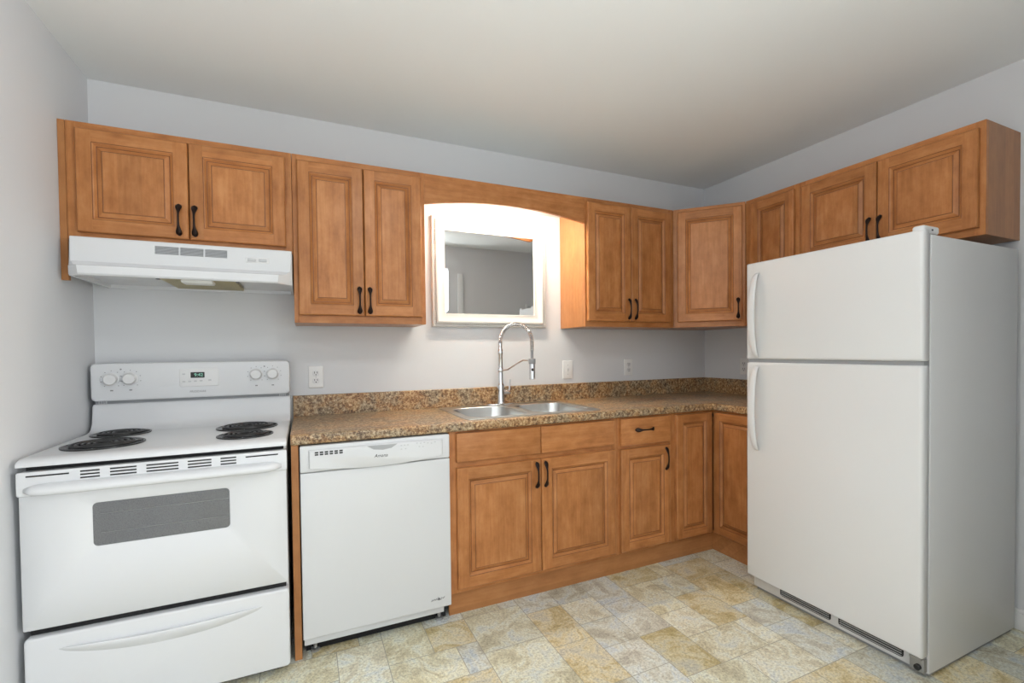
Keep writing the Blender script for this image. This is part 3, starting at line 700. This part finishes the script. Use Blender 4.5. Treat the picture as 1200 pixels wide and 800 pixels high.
# backguard
bm = bmesh.new(); slab(bm, rrect(-sx, sx, 1.043, 1.206, 0.018, 6), SY(-0.035), SY(-0.122), 0.007); bg = obj('backguard', bm, 'white', t)
bm = bmesh.new(); box(bm, -sx + 0.008, sx - 0.008, SY(-0.098), SY(-0.04), 1.030, 1.0432)
obj('vent_strip', bm, 'grey_pl', t)
for s in (-1, 1):
    for k in range(4):
        bm = bmesh.new(); box(bm, s * (sx - 0.022 - k * 0.008) - 0.0025, s * (sx - 0.022 - k * 0.008) + 0.0025, SY(-0.102), SY(-0.096), 1.031, 1.042); obj('vent_fin', bm, 'lightgrey', t)
def knob(x, z):
    x = SXp(x); o = (x, SY(-0.122), z)
    bm = bmesh.new(); lathe(bm, [(0.028, 0.0), (0.028, 0.004), (0.024, 0.006), (0.0225, 0.024), (0.0205, 0.027), (0.0005, 0.0275)], o, 'y', 28, cap=(True, False)); k = obj('knob', bm, 'white_pl', bg)
    # dial marks printed round the knob
    bm = bmesh.new()
    for q in range(9):
        a = R(-50 + q * 35); r = 0.037; box(bm, x + r * cos(a) - 0.0016, x + r * cos(a) + 0.0016, o[1] - 0.0006, o[1] + 0.001, z + r * sin(a) - 0.0016, z + r * sin(a) + 0.0016)
    bm_ = obj('dial_mark', bm, 'printgrey', bg)
for x, z in ((0.092, 1.137), (0.158, 1.138), (0.641, 1.143), (0.711, 1.144)): knob(x, z)
for x in (0.092, 0.158, 0.641, 0.711):
    bm = bmesh.new(); box(bm, SXp(x) - 0.005, SXp(x) + 0.005, SY(-0.1228), SY(-0.1215), 1.086, 1.091); obj('burner_mark', bm, 'printgrey', bg)
for x in (0.125, 0.676):
    bm = bmesh.new(); lathe(bm, [(0.0035, -0.0002), (0.0035, 0.0012)], (SXp(x), SY(-0.122), 1.180), 'y', 10); obj('indicator_light', bm, 'printgrey', bg)
bm = bmesh.new(); slab(bm, rrect(SXp(0.335), SXp(0.488), 1.094, 1.176, 0.008, 4), SY(-0.121), SY(-0.1245), 0.002); cp = obj('control_panel', bm, 'white_pl', bg)
bm = bmesh.new(); slab(bm, rrect(SXp(0.378), SXp(0.432), 1.134, 1.160, 0.002, 2), SY(-0.124), SY(-0.1256), 0.0005); obj('display', bm, 'black', cp)
text('display_digits', '9:42', 0.020, SXp(0.409), SY(-0.1258), 1.147, 'digits', cp)
for (xa, z) in ((0.352, 1.118), (0.374, 1.118), (0.396, 1.119), (0.418, 1.120), (0.352, 1.152), (0.452, 1.122)):
    bm = bmesh.new(); slab(bm, rrect(SXp(xa) - 0.006, SXp(xa) + 0.006, z - 0.003, z + 0.003, 0.002, 3), SY(-0.1242), SY(-0.1252), 0); obj('button', bm, 'lightgrey', cp)
text('lettering', 'FRIGIDAIRE', 0.0125, SXp(0.405), SY(-0.1222), 1.071, 'printgrey', bg)
# oven door
OD = SY(-0.70)
od = None
bm = bmesh.new(); a, b_, c, d = -sx + 0.003, sx - 0.003, 0.362, 0.8725
wx0_, wx1_, wz0_, wz1_ = SXp(0.203), SXp(0.594), 0.605, 0.751
# door slab with window opening: rings outer->inner
O_ = rrect(a, b_, c, d, 0.006, 5); I_ = rrect(wx0_, wx1_, wz0_, wz1_, 0.014, 5)
def at(pl, y): return [(x, y, z) for x, z in pl]
def ins(pl, k):
    x0, x1 = min(p[0] for p in pl), max(p[0] for p in pl); z0, z1 = min(p[1] for p in pl), max(p[1] for p in pl); cx, cz = (x0 + x1) / 2, (z0 + z1) / 2
    return [(cx + (x - cx) * (1 - 2 * k / (x1 - x0)), cz + (z - cz) * (1 - 2 * k / (z1 - z0))) for x, z in pl]
loft(bm, [at(O_, SY(-0.655)), at(O_, OD + 0.004), at(ins(O_, 0.004), OD), at(ins(I_, -0.006), OD), at(I_, OD + 0.004), at(I_, OD + 0.03), at(I_, SY(-0.655))], 0, (True, False))
od = obj('oven_door', bm, 'white', t, ang=45)
bm = bmesh.new(); slab(bm, rrect(wx0_ - 0.002, wx1_ + 0.002, wz0_ - 0.002, wz1_ + 0.002, 0.012, 5), OD + 0.009, OD + 0.005, 0); obj('window', bm, 'oglass', od)
bm = bmesh.new(); box(bm, wx0_ - 0.004, wx1_ + 0.004, OD + 0.034, OD + 0.04, wz0_ - 0.004, wz1_ + 0.004); obj('oven_interior', bm, 'grey_pl', od)
bm = bmesh.new()
for z in (0.648, 0.712): tube(bm, [(wx0_ + 0.02, OD + 0.0045, z), (wx1_ - 0.003, OD + 0.0045, z)], 0.0006, 6)
obj('oven_rack', bm, 'galv', od)
# trim panel with slots and moulded handle
bm = bmesh.new(); slab(bm, rrect(-sx, sx, 0.796, 0.8735, 0.006, 3), OD + 0.001, OD - 0.0065, 0.004); tp = obj('vent_trim', bm, 'white', od)
for (xa, xb, rows) in ((0.045, 0.150, 1), (0.178, 0.228, 3), (0.255, 0.326, 3), (0.353, 0.444, 3), (0.471, 0.542, 3), (0.570, 0.619, 3), (0.649, 0.756, 1)):
    bm = bmesh.new()
    for k in range(rows): 
        z = 0.8630 - k * 0.0105; box(bm, SXp(xa), SXp(xb), OD - 0.0072, OD - 0.004, z - 0.0026 - (0.003 if rows == 1 else 0), z + 0.0022 - (0.003 if rows == 1 else 0))
    obj('vent_slot', bm, 'black', tp)
bm = bmesh.new(); rings = []; n = 28
for k in range(n + 1):
    s = -1 + 2 * k / n; x = s * (sx - 0.018); q = max(0.0, 1 - abs(s) ** 14) ** 0.5
    y1, zc, hz, hy = OD - 0.004, 0.817, 0.0185 * (0.35 + 0.65 * q), 0.038 * (0.12 + 0.88 * q)
    rings.append([(x, y1 - hy * max(0, cos(a_)) ** 0.7 if cos(a_) > 0 else y1, zc + hz * sin(a_) - 0.004 * max(0, cos(a_))) for a_ in [2 * pi * j / 20 for j in range(20)]])
loft(bm, rings); obj('handle', bm, 'white', od, ang=60)
# storage drawer
bm = bmesh.new(); slab(bm, rrect(-sx + 0.004, sx - 0.002, 0.036, 0.336, 0.012, 4), SY(-0.655), OD - 0.001, 0.007); dr = obj('storage_drawer', bm, 'white', t)
bm = bmesh.new(); rings = []; n = 36
for k in range(n + 1):
    s = -1 + 2 * k / n; x = SXp(0.402) + s * 0.292; q = max(0.0, 1 - abs(s) ** 2.2); zc = 0.262 + 0.022 * s * s + 0.004
    hz = 0.003 + 0.026 * q ** 0.6; hy = 0.0015 + 0.020 * q ** 0.7; y1 = OD
    ring = [(x, y1 + 0.001, zc - hz), (x, y1 - hy * 0.35, zc - hz * 0.6), (x, y1 - hy * 0.8, zc - hz * 0.05), (x, y1 - hy, zc + hz * 0.45), (x, y1 - hy * 0.92, zc + hz * 0.62), (x, y1 - hy * 0.35, zc + hz * 0.52), (x, y1 + 0.001, zc + hz * 0.5)]
    rings.append(ring)
loft(bm, rings); obj('handle', bm, 'white', dr, ang=60)

# ------------------------------------------------------------------ dishwasher
t = thing('dishwasher', 'white built-in dishwasher between wood end panel and sink cabinet', 'dishwasher', (1.1375, -0.60, 0.0))
dx = 0.3085
def DX(x): return x - 1.1375
bm = bmesh.new(); box(bm, -dx + 0.004, dx - 0.004, 0.0, 0.57, 0.115, 0.868, 0.003); box(bm, -dx + 0.02, dx - 0.02, 0.045, 0.57, 0.04, 0.115); obj('tub', bm, 'dark', t)
FY = -0.037
bm = bmesh.new(); slab(bm, rrect(-dx, dx, 0.082, 0.757, 0.003, 2), 0, FY, 0.004); dd = obj('door', bm, 'white', t)
bm = bmesh.new(); slab(bm, rrect(-dx, dx, 0.760, 0.8665, 0.006, 3), 0, FY - 0.001, 0.005); dc = obj('control_panel', bm, 'white', t)
bm = bmesh.new(); top = [(DX(1.412) - 0.55 * k / 20, 0.7775 - 0.020 * (1 - (2 * k / 20 - 1) ** 2) + 0.0) for k in range(21)]
poly = list(reversed(top)) + [(DX(1.412), 0.8500), (DX(1.225), 0.8535), (DX(0.862), 0.8500)]
slab(bm, poly, FY, FY - 0.013, 0.008); pad = obj('console', bm, 'white', dc, ang=45)
bm = bmesh.new()
for k in range(6):
    for r_ in range(2): box(bm, DX(0.884) + k * 0.0185, DX(0.884) + k * 0.0185 + 0.0135, FY - 0.0136, FY - 0.010, 0.8285 + r_ * 0.0085, 0.8345 + r_ * 0.0085)
obj('vent_slot', bm, 'black', pad)
bm = bmesh.new(); slab(bm, [(DX(1.112), 0.832), (DX(1.150), 0.827), (DX(1.186), 0.832), (DX(1.212), 0.848), (DX(1.086), 0.848)], FY - 0.012, FY - 0.0140, 0); obj('latch_pocket', bm, 'pocket', pad)
text('lettering', 'Amana', 0.020, DX(1.142), FY - 0.0132, 0.803, 'black', pad, 0.25)
for (xa, z) in ((1.228, 0.838), (1.242, 0.838), (1.256, 0.838), (1.228, 0.822), (1.246, 0.822), (1.296, 0.842), (1.312, 0.840), (1.328, 0.842), (1.344, 0.838), (1.360, 0.836), (1.306, 0.826), (1.322, 0.824), (1.376, 0.840)):
    bm = bmesh.new(); slab(bm, rrect(DX(xa) - 0.0035, DX(xa) + 0.0035, z - 0.0022, z + 0.0022, 0.0015, 2), FY - 0.012, FY - 0.0137, 0); obj('button', bm, 'lightgrey', pad)
# small dark badge low on the door: a slanted script-like emblem
bm = bmesh.new(); bx = DX(1.384); bz = 0.123; yb = FY - 0.0003
pts = [(-0.031, -0.005), (-0.026, 0.003), (-0.022, -0.003), (-0.017, 0.004), (-0.013, -0.003), (-0.008, 0.004), (-0.004, -0.004), (0.0, 0.010), (0.003, -0.005), (0.008, 0.004), (0.012, -0.006), (0.017, 0.006), (0.021, -0.001), (0.030, 0.006)]
tube(bm, [(bx + x, yb, bz + z) for x, z in pts], 0.0016, 6); lathe(bm, [(0.006, 0.0), (0.006, 0.0008)], (bx + 0.004, yb, bz), 'y', 12); obj('badge', bm, 'printgrey', dd)
bm = bmesh.new(); box(bm, -dx + 0.004, dx - 0.03, FY + 0.020, FY + 0.035, 0.048, 0.081, 0.002); obj('lower_panel', bm, 'white', t)
bm = bmesh.new(); box(bm, -dx + 0.01, dx - 0.01, 0.03, 0.044, 0.0, 0.06); obj('toe_panel', bm, 'dark', t)  # near-black colour puts the shade beneath the dishwasher onto this panel
for s in (-1, 1):
    bm = bmesh.new(); lathe(bm, [(0.018, 0), (0.018, 0.01), (0.008, 0.014), (0.008, 0.06)], (s * (dx - 0.045), 0.02, 0), 'z', 14); obj('levelling_foot', bm, 'galv', t)

# ------------------------------------------------------------------ refrigerator (local x along its front, local y into the wall)
t = thing('refrigerator', 'large white top-freezer refrigerator against the right wall', 'refrigerator', (2.8976, -1.0155, 0.0), R(-90))
fw = 0.749
bm = bmesh.new(); box(bm, 0, fw, 0.053, 0.738, 0.016, 1.652, 0.004); obj('cabinet_body', bm, 'white_tex', t)
bm = bmesh.new(); box(bm, 0.006, fw - 0.006, 0.040, 0.056, 0.09, 1.66); box(bm, 0.01, fw - 0.01, 0.07, 0.73, 0.0, 0.018); obj('gasket', bm, 'grey_pl', t)
def fdoor(name, z0, z1):
    bm = bmesh.new(); rings = []
    for (d, y) in ((0.003, 0.041), (0, 0.038), (0, 0.012), (0.0015, 0.006), (0.005, 0.002), (0.011, 0.0)):
        rings.append(at(rrect(d, fw - d, z0 + d * 0.8, z1 - d * 0.8, 0.006, 3), y))
    loft(bm, rings); return obj(name, bm, 'white_tex', t, ang=50)
fz = fdoor('freezer_door', 1.187, 1.667); fr = fdoor('fridge_door', 0.086, 1.171)
bm = bmesh.new(); box(bm, 0.01, fw - 0.004, 0.012, 0.04, 1.170, 1.188); obj('door_gap', bm, 'grey_pl', t)
def bow(parent, z0, z1, wide_low):
    bm = bmesh.new(); rings = []; n = 30
    for k in range(n + 1):
        s = k / n; z = z0 + (z1 - z0) * s; q = sin(pi * s) ** 0.55 if 0 < s < 1 else 0
        xo = 0.066 - 0.008 * q; d = 0.004 + 0.034 * q; wd = 0.011 + 0.009 * q; th = 0.004 + 0.005 * q
        rings.append([(xo + wd * cos(a_), -d + th * sin(a_), z) for a_ in [2 * pi * j / 14 for j in range(14)]])
    loft(bm, rings); return obj('handle', bm, 'white_pl', parent, ang=60)
bow(fz, 1.195, 1.612, 0); bow(fr, 0.735, 1.150, 1)
bm = bmesh.new(); box(bm, 0.055, fw - 0.05, 0.052, 0.062, 0.018, 0.080, 0.003); gr = obj('toe_grille', bm, 'lightgrey', t)
gr.data.materials[0] = M['white_pl']
for (xa, xb) in ((0.150, 0.392), (0.424, 0.668)):
    bm = bmesh.new(); slab(bm, rrect(xa, xb, 0.032, 0.074, 0.012, 4), 0.053, 0.0505, 0); g_ = obj('grille_slot', bm, 'black', gr)
    for k in range(4):
        bm = bmesh.new(); box(bm, xa + 0.006, xb - 0.006, 0.0478, 0.0505, 0.036 + k * 0.0095, 0.0395 + k * 0.0095, 0.0006, 1); obj('louvre', bm, 'lightgrey', g_)
bm = bmesh.new(); box(bm, fw - 0.052, fw - 0.006, 0.030, 0.053, 0.022, 0.074, 0.002); box(bm, fw - 0.045, fw - 0.008, 0.012, 0.053, 0.074, 0.082, 0.001); hb = obj('hinge_bracket', bm, 'galv', t)
bm = bmesh.new(); lathe(bm, [(0.011, -0.001), (0.011, 0.010), (0.008, 0.012)], (fw - 0.024, 0.030, 0.040), 'y', 16); obj('roller_foot', bm, 'black', hb)
bm = bmesh.new(); slab(bm, rrect(fw - 0.042, fw - 0.002, 1.655, 1.684, 0.009, 4), 0.105, 0.008, 0.008); hc = obj('hinge_cover', bm, 'white_pl', t)
bm = bmesh.new(); lathe(bm, [(0.006, 0), (0.006, 0.001)], (0, 0, 0), 'y', 12)
for v in bm.verts: v.co = Vector((fw - 0.0018 - v.co.y * 1.0 + 0.0, 0.060 + v.co.x, 1.668 + v.co.z * 0.6))
obj('screw', bm, 'black', hc)

# ------------------------------------------------------------------ ceiling lamp (just above the frame)
t = thing('ceiling_light', 'round lit dome light on the kitchen ceiling', 'light', (1.35, -1.95, H))
bm = bmesh.new(); lathe(bm, [(0.19, -0.001), (0.19, -0.030), (0.175, -0.036)], seg=40); obj('base_ring', bm, 'trim', t)
bm = bmesh.new(); lathe(bm, [(0.172, -0.030), (0.168, -0.060), (0.14, -0.082), (0.09, -0.096), (0.04, -0.101), (0.001, -0.102)], seg=40); obj('glass_dome', bm, 'dome', t)

# invented lamp with an upturned bowl, added behind the viewpoint to hold the fill
t = thing('added_fill_lamp', 'slim white uplight stand added unseen in the wide doorway for fill light', 'lamp', (1.25, -3.05, 0))
bm = bmesh.new(); lathe(bm, [(0.13, 0), (0.13, 0.015), (0.12, 0.022), (0.02, 0.03)], seg=32); obj('base', bm, 'trim', t)
bm = bmesh.new(); lathe(bm, [(0.012, 0.028), (0.012, 1.33)], seg=16); obj('pole', bm, 'trim', t)
bm = bmesh.new(); lathe(bm, [(0.02, 1.325), (0.10, 1.345), (0.18, 1.395), (0.225, 1.455), (0.220, 1.457), (0.175, 1.402), (0.10, 1.354), (0.001, 1.342)], seg=36); obj('lamp_shade', bm, 'trim', t)
